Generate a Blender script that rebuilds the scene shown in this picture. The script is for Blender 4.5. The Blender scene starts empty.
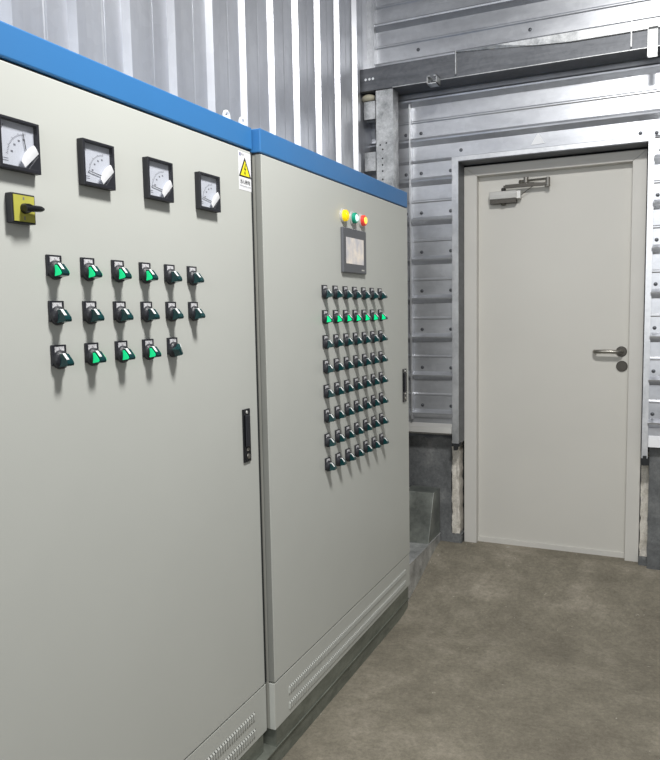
import bpy, bmesh, math, random
from mathutils import Vector, Matrix, noise
random.seed(7)
scn = bpy.context.scene
col = scn.collection
PI = math.pi

# ------------------------------------------------------------------ materials
def nt(name):
    m = bpy.data.materials.new(name); m.use_nodes = True
    t = m.node_tree; b = t.nodes['Principled BSDF']
    return m, t, b

def lin(c):
    return tuple(((x/255)/12.92 if x/255 <= .04045 else ((x/255+.055)/1.055)**2.4) for x in c)+(1,)

def plain(name, rgb, rough=.5, metal=0, var=.06, scale=6, bump=0, bscale=200, spec=.5):
    m, t, b = nt(name)
    c = lin(rgb)
    tc = t.nodes.new('ShaderNodeTexCoord'); n = t.nodes.new('ShaderNodeTexNoise')
    n.inputs['Scale'].default_value = scale; n.inputs['Detail'].default_value = 6
    t.links.new(tc.outputs['Object'], n.inputs['Vector'])
    r = t.nodes.new('ShaderNodeValToRGB')
    r.color_ramp.elements[0].position = .3; r.color_ramp.elements[1].position = .7
    r.color_ramp.elements[0].color = tuple(x*(1-var) for x in c[:3])+(1,)
    r.color_ramp.elements[1].color = tuple(min(1, x*(1+var)) for x in c[:3])+(1,)
    t.links.new(n.outputs['Fac'], r.inputs['Fac']); t.links.new(r.outputs['Color'], b.inputs['Base Color'])
    b.inputs['Roughness'].default_value = rough; b.inputs['Metallic'].default_value = metal
    b.inputs['Specular IOR Level'].default_value = spec
    if bump:
        n2 = t.nodes.new('ShaderNodeTexNoise'); n2.inputs['Scale'].default_value = bscale
        t.links.new(tc.outputs['Object'], n2.inputs['Vector'])
        bp = t.nodes.new('ShaderNodeBump'); bp.inputs['Strength'].default_value = bump; bp.inputs['Distance'].default_value = .002
        t.links.new(n2.outputs['Fac'], bp.inputs['Height']); t.links.new(bp.outputs['Normal'], b.inputs['Normal'])
    return m

def galv(name, dark, light, rough=.38, metal=.85, stretch=(1, 1, 1), scale=9, rvar=.12):
    m, t, b = nt(name)
    tc = t.nodes.new('ShaderNodeTexCoord'); mp = t.nodes.new('ShaderNodeMapping')
    mp.inputs['Scale'].default_value = stretch
    t.links.new(tc.outputs['Object'], mp.inputs['Vector'])
    n = t.nodes.new('ShaderNodeTexNoise'); n.inputs['Scale'].default_value = scale; n.inputs['Detail'].default_value = 8
    n.inputs['Roughness'].default_value = .65
    t.links.new(mp.outputs['Vector'], n.inputs['Vector'])
    v = t.nodes.new('ShaderNodeTexVoronoi'); v.inputs['Scale'].default_value = scale*9
    t.links.new(tc.outputs['Object'], v.inputs['Vector'])
    mx = t.nodes.new('ShaderNodeMath'); mx.operation = 'MULTIPLY_ADD'; mx.inputs[1].default_value = .12
    t.links.new(v.outputs['Color'], mx.inputs[0]); t.links.new(n.outputs['Fac'], mx.inputs[2])
    r = t.nodes.new('ShaderNodeValToRGB')
    r.color_ramp.elements[0].position = .35; r.color_ramp.elements[1].position = .75
    r.color_ramp.elements[0].color = lin(dark); r.color_ramp.elements[1].color = lin(light)
    t.links.new(mx.outputs[0], r.inputs['Fac']); t.links.new(r.outputs['Color'], b.inputs['Base Color'])
    rr = t.nodes.new('ShaderNodeMapRange'); rr.inputs['To Min'].default_value = rough-rvar; rr.inputs['To Max'].default_value = rough+rvar
    t.links.new(n.outputs['Fac'], rr.inputs['Value']); t.links.new(rr.outputs['Result'], b.inputs['Roughness'])
    b.inputs['Metallic'].default_value = metal
    n2 = t.nodes.new('ShaderNodeTexNoise'); n2.inputs['Scale'].default_value = 3
    t.links.new(mp.outputs['Vector'], n2.inputs['Vector'])
    bp = t.nodes.new('ShaderNodeBump'); bp.inputs['Strength'].default_value = .12; bp.inputs['Distance'].default_value = .02
    t.links.new(n2.outputs['Fac'], bp.inputs['Height']); t.links.new(bp.outputs['Normal'], b.inputs['Normal'])
    return m

def concrete(name, cols, scale=2.5, rough=.85, specks=True, bump=.5):
    m, t, b = nt(name)
    tc = t.nodes.new('ShaderNodeTexCoord')
    def nz(s, d=8, ro=.65, dist=0):
        n = t.nodes.new('ShaderNodeTexNoise'); n.inputs['Scale'].default_value = s; n.inputs['Detail'].default_value = d
        n.inputs['Roughness'].default_value = ro; n.inputs['Distortion'].default_value = dist
        t.links.new(tc.outputs['Object'], n.inputs['Vector']); return n
    a = nz(scale, 10, .72, .15)
    r = t.nodes.new('ShaderNodeValToRGB'); e = r.color_ramp.elements
    e[0].position = .32; e[0].color = lin(cols[0]); e[1].position = .7; e[1].color = lin(cols[2])
    k = e.new(.52); k.color = lin(cols[1])
    t.links.new(a.outputs['Fac'], r.inputs['Fac'])
    f = nz(52, 9, .85)
    fr = t.nodes.new('ShaderNodeMapRange'); fr.inputs['From Min'].default_value = .3; fr.inputs['From Max'].default_value = .7
    fr.inputs['To Min'].default_value = .66; fr.inputs['To Max'].default_value = 1.30
    t.links.new(f.outputs['Fac'], fr.inputs['Value'])
    mu = t.nodes.new('ShaderNodeMix'); mu.data_type = 'RGBA'; mu.blend_type = 'MULTIPLY'; mu.inputs[0].default_value = 1
    t.links.new(r.outputs['Color'], mu.inputs[6]); t.links.new(fr.outputs['Result'], mu.inputs[7])
    out = mu.outputs[2]
    if specks:
        g = nz(7.5, 9, .78, .1); gr = t.nodes.new('ShaderNodeMapRange'); gr.inputs['From Min'].default_value = .35; gr.inputs['From Max'].default_value = .65
        gr.inputs['To Min'].default_value = .88; gr.inputs['To Max'].default_value = 1.10
        t.links.new(g.outputs['Fac'], gr.inputs['Value'])
        m3 = t.nodes.new('ShaderNodeMix'); m3.data_type = 'RGBA'; m3.blend_type = 'MULTIPLY'; m3.inputs[0].default_value = 1
        t.links.new(out, m3.inputs[6]); t.links.new(gr.outputs['Result'], m3.inputs[7]); out = m3.outputs[2]
        s = nz(24, 2, .5, 1.0)
        sr = t.nodes.new('ShaderNodeValToRGB'); sr.color_ramp.elements[0].position = .735; sr.color_ramp.elements[1].position = .78
        t.links.new(s.outputs['Fac'], sr.inputs['Fac'])
        m2 = t.nodes.new('ShaderNodeMix'); m2.data_type = 'RGBA'
        t.links.new(sr.outputs['Color'], m2.inputs[0]); t.links.new(out, m2.inputs[6]); m2.inputs[7].default_value = lin((196, 190, 178))
        out = m2.outputs[2]
    t.links.new(out, b.inputs['Base Color'])
    b.inputs['Roughness'].default_value = rough; b.inputs['Specular IOR Level'].default_value = .25
    bp = t.nodes.new('ShaderNodeBump'); bp.inputs['Strength'].default_value = bump; bp.inputs['Distance'].default_value = .006
    t.links.new(f.outputs['Fac'], bp.inputs['Height']); t.links.new(bp.outputs['Normal'], b.inputs['Normal'])
    return m

def glow(name, rgb, strength, rough=.3):
    m = plain(name, rgb, rough)
    b = m.node_tree.nodes['Principled BSDF']
    b.inputs['Emission Color'].default_value = lin(rgb); b.inputs['Emission Strength'].default_value = strength
    return m

M = {}
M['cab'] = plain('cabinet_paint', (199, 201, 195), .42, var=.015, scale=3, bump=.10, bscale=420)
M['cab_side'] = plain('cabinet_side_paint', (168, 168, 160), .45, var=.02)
M['edge'] = plain('door_edge_shade', (138, 139, 134), .5, var=.02)  # darker than the door face: shade of the door sides put into the colour
M['blue'] = plain('blue_paint', (56, 120, 179), .42, var=.02, bump=.06, bscale=300)
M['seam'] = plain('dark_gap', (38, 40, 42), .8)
M['black'] = plain('black_plastic', (37, 38, 44), .45, var=.05)
M['blackg'] = plain('black_gloss', (25, 26, 29), .25)
M['wall_l'] = galv('galvanised_wall_vertical', (190, 192, 198), (212, 214, 219), .36, .6, (1, 2, .3), 3, .05)
M['wall_e'] = galv('galvanised_wall_horizontal', (178, 180, 185), (206, 208, 212), .36, .75, (.5, 1, 2), 4, .06)
M['galv'] = galv('galvanised_steel', (150, 152, 153), (222, 223, 223), .45, .55, (1, 1, 1), 14)
M['flash'] = galv('flashing', (185, 187, 190), (222, 223, 225), .36, .7, (1, 1, 1), 6)
M['beam'] = galv('weathered_beam', (88, 90, 94), (122, 124, 128), .5, .6, (.5, 1, 4), 6)
M['trough'] = galv('trough_steel', (116, 120, 117), (172, 177, 170), .34, .7, (1, 1, 1), 5)
M['plinth'] = galv('plinth_steel', (104, 108, 100), (142, 146, 136), .5, .35, (1, 1, 3), 6)
M['door'] = plain('door_paint', (206, 204, 197), .5, var=.02, scale=2, bump=.05)
M['frame'] = plain('door_frame_paint', (208, 206, 200), .5, var=.03, scale=4)
M['steel'] = plain('brushed_steel', (150, 147, 140), .32, .85, var=.1)
M['steeld'] = plain('dark_steel', (82, 79, 74), .42, .8, var=.12)
M['alu'] = plain('aluminium', (214, 213, 209), .4, .4)
M['floor'] = concrete('floor_concrete', ((116, 110, 98), (136, 130, 116), (164, 156, 142)))
M['conc'] = concrete('grey_concrete', ((84, 86, 87), (112, 114, 115), (140, 141, 140)), 4, specks=False)
M['plaster'] = concrete('old_plaster', ((176, 170, 158), (216, 211, 201), (232, 228, 220)), 9, specks=False)
M['white'] = plain('white_card', (240, 241, 243), .5, var=.01)
M['dial'] = plain('dial_white', (214, 218, 228), .5, var=.02)
M['film'] = plain('peeling_film', (240, 241, 244), .25, var=.04, scale=60)
M['yellow'] = plain('yellow_plate', (186, 182, 78), .5, var=.08, scale=20)
M['sign_y'] = plain('sign_yellow', (250, 236, 40), .5, var=.01)
M['ink'] = plain('black_ink', (28, 28, 30), .6)
M['inkb'] = plain('blue_ink', (52, 60, 130), .6)
M['inkg'] = plain('grey_ink', (120, 122, 132), .6)
M['teal'] = plain('dark_teal_lens', (14, 58, 60), .22, var=.1, scale=60)
M['green'] = glow('lit_green_lens', (0, 205, 128), .7)
M['stripe'] = plain('white_pointer', (236, 238, 238), .4)
M['lampy'] = glow('lit_yellow_lens', (245, 208, 10), .5)
M['lampg'] = plain('green_lens', (30, 160, 130), .2)
M['lampr'] = glow('red_lens', (225, 70, 60), .25)
M['lampw'] = glow('pale_bulb', (200, 245, 235), .9)
M['lampo'] = glow('amber_bulb', (255, 205, 80), 1.3)
M['hmi'] = plain('grey_bezel', (96, 98, 103), .45, var=.02)
M['foam'] = plain('beige_foam', (196, 190, 168), .9, var=.15, scale=20, bump=.6, bscale=60)
M['screw'] = plain('screw_head', (92, 94, 98), .4, .7)

def screen_mat():
    m, t, b = nt('screen_glass')
    tc = t.nodes.new('ShaderNodeTexCoord'); n = t.nodes.new('ShaderNodeTexNoise'); n.inputs['Scale'].default_value = 18
    n.inputs['Detail'].default_value = 3
    t.links.new(tc.outputs['Object'], n.inputs['Vector'])
    r = t.nodes.new('ShaderNodeValToRGB'); e = r.color_ramp.elements
    e[0].position = .35; e[0].color = lin((188, 186, 190)); e[1].position = .65; e[1].color = lin((226, 216, 204))
    t.links.new(n.outputs['Fac'], r.inputs['Fac']); t.links.new(r.outputs['Color'], b.inputs['Base Color'])
    t.links.new(r.outputs['Color'], b.inputs['Emission Color']); b.inputs['Emission Strength'].default_value = .25
    b.inputs['Roughness'].default_value = .15
    return m
M['screen'] = screen_mat()

def tag_mat():
    # small printed name tag: white card with smudgy rows of printed strokes
    m, t, b = nt('printed_tag')
    tc = t.nodes.new('ShaderNodeTexCoord'); mp = t.nodes.new('ShaderNodeMapping'); mp.inputs['Scale'].default_value = (1, 3, 1)
    t.links.new(tc.outputs['Object'], mp.inputs['Vector'])
    n = t.nodes.new('ShaderNodeTexNoise'); n.inputs['Scale'].default_value = 130; n.inputs['Detail'].default_value = 2
    t.links.new(mp.outputs['Vector'], n.inputs['Vector'])
    r = t.nodes.new('ShaderNodeValToRGB'); e = r.color_ramp.elements
    e[0].position = .36; e[0].color = lin((150, 146, 150)); e[1].position = .50; e[1].color = lin((226, 226, 228))
    t.links.new(n.outputs['Fac'], r.inputs['Fac']); t.links.new(r.outputs['Color'], b.inputs['Base Color'])
    b.inputs['Roughness'].default_value = .5
    return m
M['tag'] = tag_mat()

def glass_mat():
    m = bpy.data.materials.new('clear_cover'); m.use_nodes = True
    t = m.node_tree; t.nodes.clear()
    o = t.nodes.new('ShaderNodeOutputMaterial'); a = t.nodes.new('ShaderNodeBsdfTransparent'); g = t.nodes.new('ShaderNodeBsdfGlossy')
    g.inputs['Roughness'].default_value = .08
    x = t.nodes.new('ShaderNodeMixShader'); x.inputs[0].default_value = .06
    t.links.new(a.outputs[0], x.inputs[1]); t.links.new(g.outputs[0], x.inputs[2]); t.links.new(x.outputs[0], o.inputs[0])
    return m
M['glass'] = glass_mat()

# ------------------------------------------------------------------ mesh builder
class MB:
    def __init__(s): s.v = []; s.f = []; s.m = []
    def add(s, vs, fs, mi=0):
        k = len(s.v); s.v += [tuple(p) for p in vs]
        s.f += [tuple(i+k for i in f) for f in fs]; s.m += [mi]*len(fs); return s
    def box(s, a, b, mi=0):
        x0, y0, z0 = a; x1, y1, z1 = b
        vs = [(x, y, z) for x in (x0, x1) for y in (y0, y1) for z in (z0, z1)]
        return s.add(vs, [(0,1,3,2),(4,6,7,5),(0,4,5,1),(2,3,7,6),(0,2,6,4),(1,5,7,3)], mi)
    def prism(s, pts, vec, mi=0):
        n = len(pts); v = Vector(vec); a = [Vector(p) for p in pts]; b = [p+v for p in a]
        return s.add(a+b, [tuple(range(n))[::-1], tuple(range(n, 2*n))]+[(i, (i+1) % n, n+(i+1) % n, n+i) for i in range(n)], mi)
    def loft(s, rings, mi=0, caps=True):
        n = len(rings[0]); vs = [p for r in rings for p in r]; fs = []
        for k in range(len(rings)-1):
            for i in range(n):
                j = (i+1) % n; fs.append((k*n+i, k*n+j, (k+1)*n+j, (k+1)*n+i))
        if caps: fs += [tuple(range(n))[::-1], tuple(range((len(rings)-1)*n, len(rings)*n))]
        return s.add(vs, fs, mi)
    def lathe(s, c, axis, prof, n=24, mi=0):
        # prof: (distance along axis, radius)
        ax = Vector(axis).normalized(); u = ax.orthogonal().normalized(); w = ax.cross(u); c = Vector(c)
        return s.loft([[c+ax*h+(u*math.cos(2*PI*i/n)+w*math.sin(2*PI*i/n))*r for i in range(n)] for h, r in prof], mi)
    def tube(s, pts, r, n=10, mi=0):
        P = [Vector(p) for p in pts]; rings = []; u = None
        for i, p in enumerate(P):
            d = (P[min(i+1, len(P)-1)]-P[max(i-1, 0)]).normalized()
            u = d.orthogonal().normalized() if u is None else (u-d*u.dot(d)).normalized()
            w = d.cross(u); rr = r[i] if isinstance(r, (list, tuple)) else r
            rings.append([p+(u*math.cos(2*PI*k/n)+w*math.sin(2*PI*k/n))*rr for k in range(n)])
        return s.loft(rings, mi)
    def build(s, name, mats, parent=None, origin=None, bevel=0, smooth=False, seg=2):
        """origin: world position of this object's own origin; mesh coordinates are given in world space."""
        if not isinstance(mats, (list, tuple)): mats = [mats]
        po = WORLD.get(parent.name, Vector()) if parent else Vector()
        o3 = Vector(origin) if origin is not None else (po if parent else Vector())
        me = bpy.data.meshes.new(name)
        me.from_pydata([tuple(Vector(p)-o3) for p in s.v], [], s.f); me.validate()
        for m in mats: me.materials.append(m)
        for p, i in zip(me.polygons, s.m): p.material_index = i
        bm = bmesh.new(); bm.from_mesh(me); bmesh.ops.recalc_face_normals(bm, faces=bm.faces); bm.to_mesh(me); bm.free()
        o = bpy.data.objects.new(name, me); col.objects.link(o)
        if parent: o.parent = parent
        o.location = o3-po; WORLD[o.name] = o3
        if bevel:
            b = o.modifiers.new('bevel', 'BEVEL'); b.width = bevel; b.segments = seg; b.limit_method = 'ANGLE'; b.angle_limit = math.radians(35)
        if smooth:
            for p in me.polygons: p.use_smooth = True
            me.set_sharp_from_angle(angle=math.radians(38))
        return o
WORLD = {}

def thing(name, label, cat, loc, group=None):
    o = bpy.data.objects.new(name, None); col.objects.link(o); o.location = loc; o.empty_display_size = .1
    WORLD[o.name] = Vector(loc); return tag(o, label, cat, group)
def tag(o, label, cat, group=None):
    o['label'] = label; o['category'] = cat; o['kind'] = 'thing'
    if group: o['group'] = group
    return o
def struct(o): o['kind'] = 'structure'; return o
def copy_part(o, parent, world):
    """copy of a part with its sub-parts, sharing meshes, placed at a world point"""
    c = o.copy(); col.objects.link(c); c.parent = parent; c.location = Vector(world)-WORLD[parent.name]; WORLD[c.name] = Vector(world)
    for ch in list(o.children):
        d = ch.copy(); col.objects.link(d); d.parent = c; WORLD[d.name] = Vector(world)
    return c
def text_mesh(mb, s, at, size, mi, width=None, bold=.0):
    """flat lettering on a panel that faces +x: reading direction +y, up +z"""
    cu = bpy.data.curves.new('lettering', 'FONT'); cu.body = s; cu.size = 1; cu.align_x = 'CENTER'; cu.offset = bold; cu.resolution_u = 3
    ob = bpy.data.objects.new('lettering', cu); col.objects.link(ob)
    me = bpy.data.meshes.new_from_object(ob.evaluated_get(bpy.context.evaluated_depsgraph_get()))
    xs = [v.co.x for v in me.vertices]
    if xs:
        k = size if width is None else width/(max(xs)-min(xs)); mx = (max(xs)+min(xs))/2
        mb.add([(at[0], at[1]+(v.co.x-mx)*k, at[2]+v.co.y*size) for v in me.vertices], [tuple(p.vertices) for p in me.polygons], mi)
    bpy.data.objects.remove(ob); bpy.data.curves.remove(cu); bpy.data.meshes.remove(me)

# ------------------------------------------------------------------ key dimensions (metres)
FL = -.27            # floor level along the cabinets
DZ = -.08            # floor level at the door
YD = 4.594           # door frame face
YW = 4.474           # pan of the end wall sheeting
XW = -.45            # pan of the left wall sheeting
XL, XR = -.031, 0.0  # front faces of left and right cabinet doors
TOP = 2.10

def floor_z(x, y):
    if y <= 3.72: return FL
    t = min(1, (y-3.72)/(4.47-3.72)); z = FL+(DZ-FL)*t**1.1
    if t < 1: z += .010*noise.noise(Vector((x*5, y*5, 0)))*min(1, t*4)
    return z

# ------------------------------------------------------------------ setting: floor
mb = MB(); nx, ny = 60, 90; x0, x1, y0, y1 = -.46, 3.6, -1.2, 4.9
vs = [(x0+(x1-x0)*i/nx, y0+(y1-y0)*j/ny, floor_z(x0+(x1-x0)*i/nx, y0+(y1-y0)*j/ny)) for j in range(ny+1) for i in range(nx+1)]
fs = [(j*(nx+1)+i, j*(nx+1)+i+1, (j+1)*(nx+1)+i+1, (j+1)*(nx+1)+i) for j in range(ny) for i in range(nx)]
struct(mb.add(vs, fs).build('floor', M['floor'], smooth=True))

# left wall: vertical trapezoid ribs every 0.26 m
def strip(mb, prof, place):
    pts = [place(*p) for p in prof]
    a = [p[0] for p in pts]; b = [p[1] for p in pts]; n = len(a)
    mb.add(a+b, [(i, i+1, n+i+1, n+i) for i in range(n-1)])
def dedupe(p): return [p[i] for i in range(len(p)) if i == 0 or p[i][0] > p[i-1][0]+1e-5]
RIBY = [1.609+.2598*k for k in range(-11, 12)]
prof = [(-1.3, 0)]
for c in RIBY:
    if c > YW-.03: break
    prof += [(c-.036, 0), (c-.020, .026), (c+.020, .026), (c+.036, 0)]
    for q in (c+.13,):
        if q+.01 < YW: prof += [(q-.008, 0), (q-.003, .0012), (q+.003, .0012), (q+.008, 0)]
prof.append((YW+.02, 0)); prof = dedupe(prof)
mb = MB(); strip(mb, prof, lambda y, h: ((XW+h, y, -.3), (XW+h, y, 4.3)))
wall_left = struct(mb.build('wall_left', M['wall_l']))

# end wall: horizontal ribs every 0.245 m, opening for the door casing
RIBZ = [.774+.2455*k+.032 for k in range(0, 14)]
def end_prof(za, zb):
    p = [(za, 0)]
    for c in RIBZ:
        for z, h in ((c-.150, 0), (c-.143, .004), (c-.137, .004), (c-.130, 0), (c-.046, 0), (c-.021, .036), (c-.012, .038), (c+.009, 0), (c+.085, 0)):
            if za+1e-4 < z < zb-1e-4: p.append((z, h))
    p.append((zb, 0)); return dedupe(sorted(p))
mb = MB()
CX0, CX1, CZ = .087, 1.230, 2.384     # outer edges of the door casing
for xa, xb, za, zb in ((XW, CX0+.004, .67, CZ), (CX1-.004, 3.6, .67, CZ), (XW, 3.6, CZ-.002, 4.3)):
    strip(mb, end_prof(za, zb), lambda z, h: ((xa, YW-h, z), (xb, YW-h, z)))
wall_end = struct(mb.build('wall_end', M['wall_e']))
# screws of the sheeting
def screw_mesh():
    m = MB(); m.lathe((0, YW, 0), (0, -1, 0), [(0, .011), (.002, .011), (.0025, .007), (.007, .0065), (.008, .004)], 10); return m
s0 = None
spots = [(-.115, c+.034) for c in RIBZ if c < 2.6]+[(-.215, c+.034) for c in RIBZ if 1.9 < c < 2.6]
spots += [(.074, c+.034) for c in RIBZ if c < 2.3]+[(1.250, c+.034) for c in RIBZ if c < 2.2]
spots += [(.140, 2.43), (1.155, 2.412), (1.237, 2.405), (1.262, 2.31), (-.13, 3.068), (1.205, 3.135), (.55, 3.07)]
for x, z in spots:
    if s0 is None: s0 = screw_mesh().build('screw', M['screw'], wall_end, origin=(0, YW, 0), smooth=True); s0.location = (x, YW, z)
    else:
        c = s0.copy(); col.objects.link(c); c.parent = wall_end; c.location = (x, YW, z)

# lap of a second sheet along the left of the end wall, and corner flashing
mb = MB(); mb.box((-.182, YW-.040, .75), (-.174, YW-.034, 2.735)); mb.box((-.174, YW-.040, .75), (-.172, YW-.002, 2.735))
struct(mb.build('trim_1', M['flash']))
mb = MB(); mb.box((-.425, YW-.05, 2.93), (-.405, YW+.01, 4.3)); mb.box((-.45, YW-.055, 2.93), (-.425, YW-.045, 4.3))
struct(mb.build('trim_2', M['flash']))
# bottom flashing of the sheeting, left and right of the door
mb = MB()
mb.prism([(XW, YW-.004, .725), (XW, YW-.030, .705), (XW, YW-.036, .668), (XW, YW+.06, .640), (XW, YW+.06, .725)], (CX0-XW-.002, 0, 0))
struct(mb.build('trim_3', M['alu']))
mb = MB()
mb.prism([(CX1+.002, YW-.004, .715), (CX1+.002, YW-.036, .700), (CX1+.002, YW-.040, .655), (CX1+.002, YW+.06, .640), (CX1+.002, YW+.06, .715)], (2.3, 0, 0))
struct(mb.build('trim_4', M['white']))  # right-hand flashing painted white for the glare of daylight on it

# concrete base walls
def rough_block(name, x0, x1, ya, yb, za, zb, seed, amp=.008):
    mb = MB(); n, k = max(6, int((x1-x0)/.03)), 22
    front = [[(x0+(x1-x0)*i/n+(amp*noise.noise(Vector((j*.7, seed, i*.1))) if i in (0, n) else 0),
               ya+amp*noise.noise(Vector((i*.5+seed, j*.5, 0))), za+(zb-za)*j/k+(amp*1.5*noise.noise(Vector((i*.4, seed, 9))) if j == k else 0)) for i in range(n+1)] for j in range(k+1)]
    vs = [p for r in front for p in r]; N = len(vs)
    vs += [(p[0], yb, p[2]) for p in vs]; q = n+1
    fs = []
    for j in range(k):
        for i in range(n):
            a = j*q+i; fs += [(a, a+1, a+q+1, a+q), (N+a, N+a+q, N+a+q+1, N+a+1)]
        for i in (0, n):
            a = j*q+i; fs.append((a, a+q, N+a+q, N+a))
    for i in range(n):
        for j in (0, k):
            a = j*q+i; fs.append((a, a+1, N+a+1, N+a))
    mb.add(vs, fs); return mb
struct(rough_block('b', XW, .052, 4.560, 4.85, -.3, .615, 1).build('baseboard_left', M['conc'], smooth=True))
struct(rough_block('b', 1.238, 3.6, 4.500, 4.85, -.3, .640, 2).build('baseboard_right', M['conc'], smooth=True))
struct(rough_block('b', .056, .104, 4.562, 4.70, -.02, .60, 3, .010).build('trim_5', M['plaster'], smooth=True))
struct(rough_block('b', 1.196, 1.242, 4.568, 4.70, -.03, .60, 4, .008).build('trim_6', M['plaster'], smooth=True))
# footing stubs under the plaster strips
struct(rough_block('b', .045, .121, 4.555, 4.70, -.3, -.02, 5, .006).build('trim_7', M['conc'], smooth=True))
struct(rough_block('b', 1.192, 1.245, 4.545, 4.70, -.3, -.03, 6, .006).build('trim_8', M['conc'], smooth=True))
# dark cavity behind the jambs (masonry)
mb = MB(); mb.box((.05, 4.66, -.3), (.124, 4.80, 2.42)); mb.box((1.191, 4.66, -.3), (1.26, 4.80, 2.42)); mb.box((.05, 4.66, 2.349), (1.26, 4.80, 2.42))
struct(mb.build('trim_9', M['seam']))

# door casing: folded metal angle around the opening (face + return)
mb = MB(); yf = YW-.022
mb.box((CX0, yf, .60), (.128, yf+.004, 2.362)); mb.box((1.198, yf, .56), (CX1, yf+.004, 2.362)); mb.box((CX0, yf, 2.362), (CX1, yf+.004, CZ+.004)); mb.box((CX0, yf+.004, CZ), (CX1, YW+.01, CZ+.004))
mb.box((CX0, yf+.004, .60), (CX0+.004, YW+.01, 2.362)); mb.box((CX1-.004, yf+.004, .56), (CX1, YW+.01, 2.362))
struct(mb.build('trim_10', M['flash']))
mb = MB(); mb.box((.124, yf+.004, .60), (.128, YD+.004, 2.358)); mb.box((1.198, yf+.004, .56), (1.202, YD+.004, 2.358)); mb.box((.124, yf+.004, 2.358), (1.202, YD+.004, 2.362))
struct(mb.build('trim_12', M['beam']))  # casing return coloured darker than its face to paint the shade in the reveal
# dark clips closing the casing feet
mb = MB(); mb.box((.085, yf-.006, .585), (.134, yf+.05, .604)); mb.box((.096, yf-.004, .56), (.118, yf+.03, .586))
mb.box((1.195, yf-.006, .545), (1.240, yf+.05, .585)); mb.box((1.205, yf-.012, .545), (1.225, yf, .60))
struct(mb.build('trim_11', M['seam']))

# ------------------------------------------------------------------ door
door = bpy.data.objects.new('door_1', None); col.objects.link(door); door.location = (.66, YD, DZ); WORLD[door.name] = Vector(door.location); struct(door)
FX0, FX1, FZ = .128, 1.190, 2.347; LX0, LX1, LZ = .209, 1.113, 2.286; YLf = YD+.06
mb = MB()
outer = [(FX0, DZ), (FX0, FZ), (FX1, FZ), (FX1, DZ)]; inner = [(LX0, DZ), (LX0, LZ), (LX1, LZ), (LX1, DZ)]
for i in range(3):
    a, b, c, d = outer[i], outer[i+1], inner[i+1], inner[i]
    mb.prism([(p[0], YD, p[1]) for p in (a, b, c, d)], (0, .09, 0))
mb.build('door_frame', M['frame'], door, bevel=.003)
mb = MB(); mb.box((LX0-.004, YLf, DZ+.02), (LX1+.004, YLf+.045, LZ+.004)); mb.build('leaf', M['door'], door)
mb = MB()
n = 40; top = []
for i in range(n+1):
    x = LX0+(LX1-LX0)*i/n; top.append((x, YLf-.012, DZ+.030+.004*noise.noise(Vector((x*9, 0, 0)))))
mb.prism(top+[(LX1, YLf-.012, DZ-.02), (LX0, YLf-.012, DZ-.02)], (0, .03, 0))
mb.build('threshold', M['frame'], door)
# lever handle with return, and cylinder rose
hc = Vector((1.070, YLf, 1.186))
mb = MB(); mb.lathe(hc, (0, -1, 0), [(0, .031), (.006, .031), (.009, .028), (.0095, .012)], 28)
rose = mb.build('door_handle', M['steeld'], door, origin=hc, smooth=True)
mb = MB()
pts = [hc+Vector(p) for p in ((0, -.006, 0), (0, -.030, 0), (-.004, -.048, 0), (-.018, -.057, 0), (-.06, -.058, .002), (-.11, -.058, .002), (-.134, -.055, .001), (-.146, -.044, 0), (-.150, -.028, 0), (-.150, -.012, 0))]
mb.tube(pts, .0118, 12); mb.build('lever', M['steel'], rose, smooth=True)
kc = Vector((1.074, YLf, 1.098))
mb = MB(); mb.lathe(kc, (0, -1, 0), [(0, .032), (.007, .032), (.010, .029), (.0102, .010)], 28); mb.box(kc+Vector((-.004, -.0112, -.012)), kc+Vector((.004, -.0100, .012)))
mb.build('lock_rose', M['steeld'], door, origin=kc, smooth=True)
# door closer
cb = Vector((.37, YLf, 2.172))
mb = MB(); mb.prism([(.285, YLf, 2.126), (.285, YLf-.052, 2.134), (.285, YLf-.058, 2.160), (.285, YLf-.050, 2.182), (.285, YLf, 2.186)], (.170, 0, 0))
closer = mb.build('door_closer', M['alu'], door, origin=cb, bevel=.004)
mb = MB(); mb.box((.452, YLf-.050, 2.130), (.478, YLf, 2.178)); mb.build('end_cap', M['alu'], closer, bevel=.003)
mb = MB(); mb.box((.290, YLf-.048, 2.108), (.450, YLf-.004, 2.132)); mb.lathe((.37, YLf-.028, 2.110), (0, 0, -1), [(0, .018), (.010, .016), (.014, .008)], 16)
mb.build('mounting_base', M['steeld'], closer)
mb = MB(); mb.lathe((.37, YLf-.03, 2.186), (0, 0, 1), [(0, .014), (.014, .014), (.018, .008)], 14)
mb.box((.375, YLf-.060, 2.196), (.640, YLf-.038, 2.212)); mb.box((.385, YLf-.056, 2.206), (.56, YLf-.046, 2.217)); mb.build('main_arm', M['steeld'], closer)
mb = MB(); mb.lathe((.640, YLf-.05, 2.188), (0, 0, 1), [(0, .014), (.052, .014), (.055, .008)], 14)
mb.tube([(.640, YLf-.05, 2.234), (.55, YLf-.030, 2.236), (.50, YLf-.018, 2.238)], .007, 8)
mb.lathe((.505, YLf-.02, 2.224), (0, 0, 1), [(0, .015), (.034, .015)], 14); mb.lathe((.470, YLf-.03, 2.232), (.5, .6, 0), [(0, .012), (.03, .012)], 12)
mb.build('forearm', M['steel'], closer)
mb = MB(); mb.tube([(.475, YLf-.03, 2.150), (.52, YLf-.04, 2.178), (.565, YLf-.045, 2.206)], .0022, 6); mb.build('wire', M['steeld'], closer)

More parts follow.
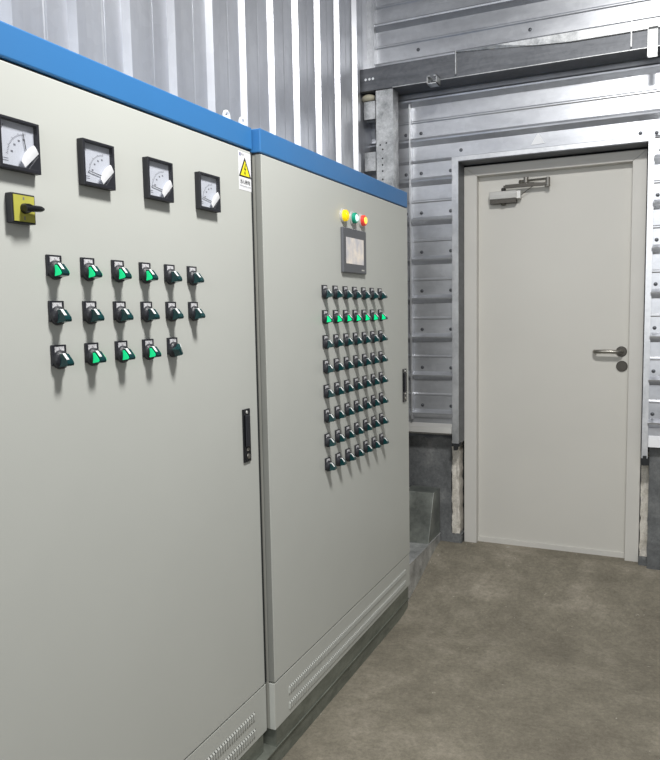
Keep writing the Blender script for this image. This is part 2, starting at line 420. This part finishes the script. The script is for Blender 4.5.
# ------------------------------------------------------------------ cabinets
def cabinet(root, X, ya, yb, zb, hy0, hy1, hz0, hz1, lv, eyes, sg=.002, up=0):
    """root: Empty at floor; X front face; ya..yb width; zb lower edge of the blue cap"""
    zc0, zdoor, zpan = -.123, .066, -.123
    depth = X-.40
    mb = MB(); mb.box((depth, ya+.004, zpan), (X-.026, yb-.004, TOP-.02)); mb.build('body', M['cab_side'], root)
    mb = MB(); mb.box((X-.026, yb-sg+.0005, zdoor), (X-.002, yb+.001, zb-.005)); mb.build('door_gap_shade', M['seam'], root)  # dark strip painted in as the shade inside the gap beside the door
    mb = MB(); mb.box((depth-.004, ya, zb+up), (X+.001, yb, TOP+up)); mb.build('top_cap', M['blue'], root, bevel=.004)
    mb = MB(); mb.box((depth, ya+.003, zb-.006), (X-.008, yb-.003, zb)); mb.build('cap_gap', M['seam'], root)
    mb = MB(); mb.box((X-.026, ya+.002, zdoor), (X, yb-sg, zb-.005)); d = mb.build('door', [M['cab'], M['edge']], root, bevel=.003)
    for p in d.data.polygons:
        if abs(p.normal.y) > .9: p.material_index = 1  # side faces take the shaded colour
    mb = MB(); mb.box((X-.026, ya+.002, zpan), (X-.002, yb-.004, zdoor-.005)); bp = mb.build('base_panel', M['cab'], root, bevel=.002)
    for z in (-.004, -.068):
        mb = MB(); y = lv[0]
        while y < lv[1]:
            # hood of one punched slot: proud at its lower lip, open above
            mb.add([(X-.002, y, z), (X-.002, y+.009, z), (X+.003, y+.009, z-.006), (X+.003, y, z-.006),
                    (X+.003, y+.009, z-.026), (X+.003, y, z-.026), (X-.002, y+.009, z-.030), (X-.002, y, z-.030)],
                   [(0, 1, 2, 3), (3, 2, 4, 5), (5, 4, 6, 7), (0, 3, 5, 7)], 0)
            mb.box((X-.0025, y+.009, z-.030), (X-.0012, y+.0135, z-.001), 1)
            y += .0145
        mb.build('louver_row', [M['cab'], M['seam']], bp)
    # flush door lock handle: dark recess plate, lever, screw, key cylinder
    mb = MB(); mb.box((X, hy0, hz0), (X+.006, hy1, hz1)); h = mb.build('door_handle', M['blackg'], root, origin=(X, hy0, hz0), bevel=.002)
    w = hy1-hy0
    mb = MB(); mb.box((X+.006, hy0+w*.2, hz0+.055), (X+.012, hy1-w*.2, hz1-.022)); mb.build('lever', M['black'], h, bevel=.003)
    mb = MB(); mb.lathe((X+.006, hy0+w*.5, hz1-.012), (1, 0, 0), [(0, .006), (.002, .005)], 12); mb.build('screw', M['alu'], h)
    mb = MB(); mb.lathe((X+.006, hy0+w*.6, hz0+.020), (1, 0, 0), [(0, .010), (.003, .009), (.003, .004)], 14); mb.lathe((X+.006, hy0+w*.5, hz0+.045), (1, 0, 0), [(0, .007), (.003, .006)], 12)
    mb.build('lock_cylinder', M['steel'], h)
    for y in eyes:
        mb = MB(); ring = [(X-.018, y+.016*math.sin(a), TOP+.014-.016*math.cos(a)) for a in [2*PI*i/20 for i in range(21)]]
        mb.tube(ring, .005, 8); mb.lathe((X-.018, y, TOP+up), (0, 0, 1), [(0, .014), (.005, .014), (.007, .007), (.012, .006)], 14)
        mb.build('lifting_eye', M['white'], root, smooth=True)
    return d

YM = 2.258; YE = 3.854
left = thing('control_cabinet', 'grey control cabinet with four square meters and a warning sticker, nearest the camera', 'cabinet', (XL-.2, 1.45, -.19))
right = thing('control_cabinet', 'grey control cabinet with touch display, pilot lamps and large switch grid, beside the column', 'cabinet', (XR-.2, 3.05, -.19))
cabinet(left, XL, .640, YM-.004, 2.023, 2.134, 2.181, .931, 1.120, (.73, 2.155), (2.122, 2.222), .0125, .003)
cabinet(right, XR, YM, YE, 2.017, 3.747, 3.803, .950, 1.134, (2.372, 3.775), ())
for r, X, ya, yb in ((left, XL, .640, YM-.004), (right, XR, YM, YE)):
    mb = MB(); mb.box((X-.39, ya+.012, -.195), (X-.004, yb-.03, -.123)); mb.build('plinth', M['plinth'], r)
# common steel base under both cabinets
mb = MB(); mb.box((-.40, .62, FL), (-.006, YE-.025, -.197)); mb.box((-.40, .62, -.199), (.000, YE-.025, -.195))
o = mb.build('base_frame', M['plinth']); tag(o, 'dull grey steel base channel on the floor under both control cabinets', 'base')

# ------------------------------------------------------------------ selector switches
def switch(root, P):
    """plate corner (upper left seen from the front) at P"""
    x, y, z = P
    mb = MB(); mb.box((x, y, z-.050), (x+.006, y+.046, z)); mb.lathe((x+.004, y+.023, z-.036), (1, 0, 0), [(0, .0235), (.010, .0225), (.0145, .019), (.016, .014)], 26)
    sw = mb.build('selector_switch', M['black'], root, origin=P, bevel=.0012)
    mb = MB(); mb.box((x+.006, y+.008, z-.0185), (x+.0066, y+.038, z-.0045)); mb.build('name_tag', M['tag'], sw, origin=P)
    return sw
def knob(sw, P, lit, rot=0):
    x, y, z = P; c = Vector((x, y+.023, z-.036))
    mb = MB()
    prof = [(.014, .0145), (.025, .0145), (.0395, -.003), (.0415, -.009), (.0395, -.0140), (.014, -.0175)]
    w = .0108
    L = [(x+a, c.y-w*(1.25 if a < .02 else .95), c.z+b) for a, b in prof]; Rr = [(x+a, c.y+w*(1.25 if a < .02 else .95), c.z+b) for a, b in prof]
    n = len(prof)
    mb.add(L+Rr, [tuple(range(n)), tuple(range(n, 2*n))[::-1]]+[(i, (i+1) % n, n+(i+1) % n, n+i) for i in range(n)], 0)
    # white pointer line along the spine
    sp = [(.015, .0148), (.0255, .0148), (.0378, .0003)]
    for (a, b), (a2, b2) in zip(sp, sp[1:]):
        mb.prism([(x+a, c.y-.0100, c.z+b), (x+a2, c.y-.0098, c.z+b2), (x+a2, c.y-.002, c.z+b2), (x+a, c.y-.002, c.z+b)], (.0006, 0, .0012), 1)
    if lit:
        # glowing window of the lens on both flanks, framed by the dark grip
        q = [(.0165, .0075), (.019, .0110), (.0245, .0112), (.031, .0040), (.0375, -.0040), (.0388, -.0092), (.036, -.0120), (.019, -.0148), (.0165, -.012)]
        for s in (-1, 1):
            mb.prism([(x+a, c.y+s*w*1.13, c.z+b) for a, b in q], (0, s*.0016, 0), 2)
    o = mb.build('lit_handle' if lit else 'handle', [M['teal'], M['stripe'], M['green']] if lit else [M['teal'], M['stripe']], sw, origin=P)
    o['label'] = 'glowing green selector handle' if lit else 'dark green selector handle'
    if rot:
        k = Vector((0, .023, -.036)); R = Matrix.Rotation(rot, 3, 'X')
        for v in o.data.vertices: v.co = R @ (v.co-k)+k
    return o
protos = {}
def place_switch(root, P, state):
    key = (root.name, state)
    if key in protos: return copy_part(protos[key], root, P)
    sw = switch(root, P); knob(sw, P, state == 'lit', math.radians(-58) if state == 'turned' else 0); protos[key] = sw; return sw
LIT = {(0, 0), (0, 1), (0, 2), (0, 3), (2, 1), (2, 2), (2, 3)}
for r, z in enumerate((1.602, 1.493, 1.387)):
    for k in range(5 if r == 2 else 6):
        place_switch(left, (XL, 1.284+.1114*k, z), 'lit' if (r, k) in LIT else 'turned' if (r, k) == (2, 4) else 'off')
for r in range(8):
    for k in range(7):
        place_switch(right, (XR, 2.734+.108*k, 1.567-.1050*r), 'lit' if r == 1 else 'off')

# ------------------------------------------------------------------ meters on the left cabinet
def meter(root, y, z, kind):
    """outer lower-left corner seen from the front at (y, z); 0.112 square"""
    X = XL; W = .113; D = .020; t = .0068
    P = (X, y, z-W)
    mb = MB()
    mb.box((X, y, z-W), (X+.008, y+W, z))
    for a, b in (((y, z-W), (y+t, z)), ((y+W-t, z-W), (y+W, z)), ((y+t, z-t), (y+W-t, z)), ((y+t, z-W), (y+W-t, z-W+t*1.3))):
        mb.box((X+.008, a[0], a[1]), (X+D, b[0], b[1]))
    # dark corner block over the movement
    mb.prism([(X+.008, y+W-.002, z-W+.002), (X+.008, y+W-.002, z-W+.046), (X+.008, y+W-.040, z-W+.004)], (D-.008-.0005, 0, 0))
    m = mb.build('panel_meter', M['black'], root, origin=P, bevel=.0012)
    xd = X+.0085
    mb = MB(); mb.box((X+.008, y+t, z-W+t), (xd, y+W-t, z-t), 0)
    piv = (y+W-.030, z-W+.030)
    ink = xd+.0003
    for i in range(21):
        a = math.radians(92+i*4.1); r0, r1 = .052, .052+(.006 if i % 5 == 0 else .0035)
        for_ = [(r0, -.0007), (r1, -.0007), (r1, .0007), (r0, .0007)]
        mb.add([(ink, piv[0]+r*math.cos(a)-s*math.sin(a), piv[1]+r*math.sin(a)+s*math.cos(a)) for r, s in for_], [(0, 1, 2, 3)], 1)
    for i, aa in enumerate((98, 118, 140, 164)):
        a = math.radians(aa); cy, cz = piv[0]+.043*math.cos(a), piv[1]+.043*math.sin(a)
        mb.add([(ink, cy-.003, cz-.0022), (ink, cy+.003, cz-.0022), (ink, cy+.003, cz+.0022), (ink, cy-.003, cz+.0022)], [(0, 1, 2, 3)], 2)
    text_mesh(mb, kind, (ink, y+t+.010, z-t-.020), .016, 2)
    for dz in (.012, .017): mb.box((xd, y+t+.006, z-W+t+dz), (ink, y+t+.024, z-W+t+dz+.0015), 2)
    mb.build('dial', [M['dial'], M['inkg'], M['inkg']], m)
    ang = math.radians(100 if kind == 'V' else 172)
    d = Vector((0, math.cos(ang), math.sin(ang))); nrm = Vector((0, -d.z, d.y)); p0 = Vector((X+.011, piv[0], piv[1]))
    mb = MB(); mb.prism([p0-d*.004+nrm*.0012, p0-d*.004-nrm*.0012, p0+d*.058-nrm*.0005, p0+d*.058+nrm*.0005], (.001, 0, 0)); mb.build('needle', M['ink'], m)
    mb = MB(); mb.box((X+.0172, y+t-.001, z-W+t), (X+.0180, y+W-t+.001, z-t+.001)); mb.build('glass_cover', M['glass'], m)
    # protective film curling off the lower right corner
    mb = MB(); A = Vector((0, y+W-.047, z-W+.009)); B = Vector((0, y+W-.006, z-W+.046)); n = 8
    ax = B-A; inn = Vector((0, -ax.z, ax.y)).normalized(); rows = []
    for i in range(9):
        f = i/8; w = .022+.004*math.sin(PI*f)-.006*(1-f)**3
        rows.append([(X+D+.0006+.003*math.sin(PI*.7*j/n)*(.5+.5*f), (A+ax*f+inn*w*j/n).y, (A+ax*f+inn*w*j/n).z) for j in range(n+1)])
    vs = [q for r in rows for q in r]
    mb.add(vs, [(i*(n+1)+j, i*(n+1)+j+1, (i+1)*(n+1)+j+1, (i+1)*(n+1)+j) for i in range(8) for j in range(n)])
    f = mb.build('protective_film', M['film'], m, smooth=True); f['label'] = 'white film curling off the corner of the meter'
    return m
for y, k in ((1.155, 'V'), (1.405, 'A'), (1.653, 'A'), (1.900, 'A')): meter(left, y, 1.894, k)

# yellow rotary switch
X = XL; ys, zs = 1.178, 1.665
mb = MB(); mb.box((X, ys, zs), (X+.020, ys+.066, zs+.066)); rs = mb.build('rotary_switch', M['black'], left, origin=(X, ys, zs), bevel=.002)
mb = MB(); mb.box((X+.020, ys+.004, zs+.004), (X+.0215, ys+.062, zs+.062), 0)
mb.box((X+.0215, ys+.030, zs+.052), (X+.0218, ys+.034, zs+.058), 1); mb.box((X+.0215, ys+.031, zs+.008), (X+.0218, ys+.034, zs+.016), 1)
mb.build('face_plate', [M['yellow'], M['inkg']], rs)
mb = MB(); mb.lathe((X+.0215, ys+.033, zs+.033), (1, 0, 0), [(0, .012), (.016, .010), (.020, .008)], 18)
mb.tube([(X+.036, ys+.022, zs+.031), (X+.036, ys+.040, zs+.033), (X+.037, ys+.066, zs+.0345), (X+.037, ys+.074, zs+.035)], [.0075, .008, .0068, .0035], 10)
h = mb.build('handle', M['blackg'], rs, smooth=True); h['label'] = 'black rotary handle turned to the right'

# warning sticker
yS0, yS1, zS0, zS1 = 2.160, 2.2405, 1.879, 2.0085
mb = MB(); mb.box((X, yS0, zS0), (X+.0006, yS1, zS1), 0); xs = X+.0010; yc = (yS0+yS1)/2
mb.add([(xs, yc-.0405, 1.9235), (xs, yc+.0405, 1.9235), (xs, yc, 1.992)], [(0, 1, 2)], 1)
mb.add([(xs+.0003, yc-.0300, 1.9285), (xs+.0003, yc+.0300, 1.9285), (xs+.0003, yc, 1.980)], [(0, 1, 2)], 2)
bolt = [(.002, 1.970), (-.0065, 1.949), (-.0005, 1.950), (-.004, 1.939), (-.0075, 1.940), (.000, 1.930), (.003, 1.9415), (-.0005, 1.9405), (.0065, 1.9545), (.0005, 1.9535), (.0055, 1.969)]
mb.add([(xs+.0006, yc+a, b) for a, b in bolt], [tuple(range(len(bolt)))], 1)
text_mesh(mb, '当心触电', (xs, yc, 1.9015), .0165, 1, .064, .01)
text_mesh(mb, 'Warning electric shock', (xs, yc, 1.8905), .0075, 3, .074)
mb.box((X+.0006, yS0+.007, 1.993), (xs, yS0+.014, 2.004), 4)
text_mesh(mb, '电力', (xs, yS0+.028, 1.996), .009, 3, .018)
o = mb.build('warning_sticker', [M['white'], M['ink'], M['sign_y'], M['inkg'], M['inkb']], left); o['label'] = 'white warning sticker with yellow triangle and lightning bolt'

# ------------------------------------------------------------------ display and pilot lamps on the right cabinet
X = XR
mb = MB(); y0, y1, z0, z1 = 2.938, 3.208, 1.627, 1.826
mb.box((X, y0, z0), (X+.014, y1, z1)); dp = mb.build('display_panel', M['hmi'], right, origin=(X, y0, z0), bevel=.004)
mb = MB(); mb.box((X+.014, 2.968, 1.668), (X+.0146, 3.172, 1.784)); mb.build('screen', M['screen'], dp)
mb = MB(); mb.box((X+.014, 3.146, 1.641), (X+.0144, 3.178, 1.647)); mb.build('badge', M['alu'], dp)
for y, mats, nm in ((2.966, ('lampy', 'lampy'), 'yellow'), (3.072, ('lampg', 'lampw'), 'green'), (3.178, ('lampr', 'lampo'), 'red')):
    P = (X, y, 1.876)
    mb = MB(); mb.lathe(P, (1, 0, 0), [(0, .030), (.005, .030), (.008, .026), (.009, .022)], 26); pl = mb.build('pilot_lamp', M['alu'], right, origin=P, smooth=True)
    pl['label'] = nm+' pilot lamp above the display'
    mb = MB(); mb.lathe((X+.008, y, 1.876), (1, 0, 0), [(0, .025), (.012, .0245), (.016, .021)], 26); mb.build('lens', M[mats[0]], pl, smooth=True)
    mb = MB(); mb.lathe((X+.024, y, 1.876), (1, 0, 0), [(0, .016), (.003, .014), (.0045, .006)], 22); mb.build('bulb', M[mats[1]], pl, smooth=True)

# ------------------------------------------------------------------ steel column, struts, beam, brackets at the corner
CY = 4.270
def cut_plate(mb, x0, x1, z0, z1, y, holes, mi=0):
    pass
col_root = thing('steel_column', 'upright galvanised steel channel with a row of bolt holes, beside the right cabinet', 'column', (-.285, CY+.03, -.27))
mb = MB(); mb.box((-.342, CY, -.27), (-.232, CY+.004, 2.796)); mb.box((-.236, CY, -.27), (-.228, CY+.10, 2.796)); mb.box((-.342, CY, -.27), (-.338, CY+.10, 2.796)); mb.box((-.236, CY-.006, -.2), (-.226, CY, 2.79))
mb.build('channel', M['galv'], col_root)
mb = MB()
for x, z in ((-.312, 2.47), (-.272, 2.478), (-.296, 2.442), (-.298, 2.388), (-.298, 2.349), (-.298, 2.312), (-.298, 2.262)):
    mb.lathe((x, CY+.0005, z), (0, -1, 0), [(0, .0055), (.0012, .0055)], 10)
hb = mb.build('bolt_holes', M['seam'], col_root); hb['kind'] = 'stuff'
for z0, z1, lab in ((2.630, 2.745, 'galvanised strut plate between column and ribbed wall, upper one under the beam'), (2.318, 2.440, 'galvanised strut plate between column and ribbed wall, lower one near the blue cap')):
    mb = MB(); mb.box((XW+.03, CY+.010, z0), (-.342, CY+.014, z1)); mb.box((XW+.03, CY+.010, z1-.004), (-.342, CY+.07, z1)); mb.box((XW+.03, CY+.010, z0), (-.342, CY+.07, z0+.004))
    o = mb.build('strut_plate', M['galv'], col_root)
# foam lump in the corner
mb = MB(); rings = []
for i in range(1, 12):
    a = PI*i/12
    rings.append([(-.402+.048*math.sin(a)*math.cos(b)*(1+.12*noise.noise(Vector((math.cos(b)*2, i*.4, 0)))), CY+.058+.045*math.sin(a)*math.sin(b), 2.7715-.0262*math.cos(a)+0) for b in [2*PI*k/18 for k in range(18)]])
mb.loft(rings); o = mb.build('foam_lump', M['foam'], smooth=True); tag(o, 'beige foam lump in the corner under the left end of the beam', 'foam')

BY, BZ0, BZ1 = 4.262, 2.800, 2.932
beam = thing('steel_beam', 'dark grey steel channel beam running along the end wall above the door', 'beam', (1.0, BY+.1, BZ0))
mb = MB(); xa, xb = XW+.005, 3.5
mb.prism([(xa, BY, BZ0), (xa, BY, BZ1), (xa, BY+.16, BZ1), (xa, BY+.16, BZ1-.005), (xa, BY+.005, BZ1-.005), (xa, BY+.005, BZ0+.005), (xa, YW-.036, BZ0+.005), (xa, YW-.036, BZ0)], (xb-xa, 0, 0))
mb.build('web', M['beam'], beam)
mb = MB(); lo = [(.16, .002), (.40, .016), (.62, .036), (.80, .048), (xb, .052)]
up = [(x, BY-.016, BZ1+.006) for x, h in lo]; dn = [(x, BY-.002-.012*h/.05, BZ1+.006-h) for x, h in lo]; k = len(lo)
bk = [(x, BY, BZ1+.008) for x, h in lo]; bd = [(x, BY, BZ1+.004-h) for x, h in lo]
mb.loft([[up[i], dn[i], bd[i], bk[i]] for i in range(k)]); lip = mb.build('upper_lip', M['galv'], beam); lip['label'] = 'lighter folded lip along the top of the beam'
mb = MB(); mb.box((xa+.22, BY-.003, BZ0-.003), (xb, BY-.0005, BZ0+.001)); mb.build('lower_lip', M['galv'], beam)
for x in (-.40, -.375, -.352):
    mb = MB(); mb.lathe((x, BY+.0005, 2.868), (0, -1, 0), [(0, .008), (.001, .008)], 12); mb.build('hole', M['white'], beam)
for x, in ((.165,), (1.105,)):
    mb = MB(); mb.box((x, BY-.018, BZ0+.012), (x+.006, BY-.004, BZ1+.012)); mb.build('joint_strip', M['galv'], beam)
# small channel clip hanging under the beam
mb = MB(); Pc = Vector((.015, BY-.01, BZ0-.001))
for a, b in (((0, .0), (.005, .046)), ((.055, 0), (.060, .046)), ((0, 0), (.060, .005)), ((0, .041), (.018, .046)), ((.042, .041), (.060, .046))):
    mb.box((Pc.x+a[0], BY-.085, BZ0-.040+a[1]), (Pc.x+b[0], BY-.008, BZ0-.040+b[1]))
mb.build('channel_clip', M['galv'], beam)
mb = MB(); mb.box((1.187, BY-.040, 2.742), (1.191, BY-.020, 2.888)); mb.box((1.187, BY-.020, 2.742), (1.235, BY-.0155, 2.888)); mb.box((1.187, BY-.040, 2.888), (1.235, BY-.020, 2.891))
mb.build('angle_bracket', M['galv'], beam)

# lamp reflection on the sheeting above the door, painted as a white triangle
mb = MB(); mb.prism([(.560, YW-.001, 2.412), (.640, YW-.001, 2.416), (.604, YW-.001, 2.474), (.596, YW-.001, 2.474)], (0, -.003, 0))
o = mb.build('painted_reflection', M['white']); tag(o, 'small white triangle painted as a lamp reflection on the metal wall above the door', 'patch')

# ------------------------------------------------------------------ trough and box between the cabinet and the end wall
mb = MB(); TX = -.020
mb.box((-.215, YE+.004, -.30), (TX, 4.545, -.024)); mb.box((-.215, YE+.004, -.024), (TX+.004, 4.545, -.020))
o = mb.build('cable_trough', M['galv'], bevel=.002); tag(o, 'low galvanised trough on the floor between the right cabinet and end wall', 'trough')
mb = MB(); prof = [(4.280, -.020), (4.405, .280), (4.545, .285), (4.545, -.020)]
mb.prism([(-.215, y, z) for y, z in prof], (.215+TX-.002, 0, 0)); o = mb.build('sheet_metal_box', M['trough'], bevel=.003); tag(o, 'dark galvanised box with sloping front standing on the low trough', 'box')

# ------------------------------------------------------------------ camera
cam = bpy.data.cameras.new('camera'); co = bpy.data.objects.new('camera', cam); col.objects.link(co); scn.camera = co
f, yaw, pitch, roll = 721.2093, .4350834, .0944078, -.0181264
F = Vector((-math.sin(yaw)*math.cos(pitch), math.cos(yaw)*math.cos(pitch), -math.sin(pitch)))
R0 = F.cross(Vector((0, 0, 1))).normalized(); U0 = R0.cross(F)
R = math.cos(roll)*R0+math.sin(roll)*U0; U = -math.sin(roll)*R0+math.cos(roll)*U0
co.matrix_world = Matrix(((R.x, U.x, -F.x, 1.3028712), (R.y, U.y, -F.y, 0), (R.z, U.z, -F.z, 1.4550145), (0, 0, 0, 1)))
cam.sensor_fit = 'VERTICAL'; cam.sensor_height = 24; cam.lens = f/760*24; cam.clip_start = .01

# ------------------------------------------------------------------ light
def area(name, loc, target, sx, sy, power, colr=(1, 1, 1)):
    l = bpy.data.lights.new(name, 'AREA'); l.shape = 'RECTANGLE'; l.size = sx; l.size_y = sy; l.energy = power; l.color = colr
    o = bpy.data.objects.new(name, l); col.objects.link(o); o.location = loc
    o.rotation_euler = (Vector(target)-Vector(loc)).to_track_quat('-Z', 'Y').to_euler(); return o
area('ceiling_lamp', (1.3, 1.5, 3.75), (.9, 1.8, 0), .45, .45, 122, (1, .99, .97))
area('open_gate_daylight', (1.8, -5.5, 2.5), (1.2, 4, 1.6), 4.6, 3.0, 170, (.96, .98, 1))
w = bpy.data.worlds.new('world'); scn.world = w; w.use_nodes = True
bg = w.node_tree.nodes['Background']; bg.inputs[0].default_value = (.93, .96, 1, 1); bg.inputs[1].default_value = .17
scn.view_settings.view_transform = 'Standard'; scn.view_settings.look = 'None'; scn.view_settings.exposure = 0
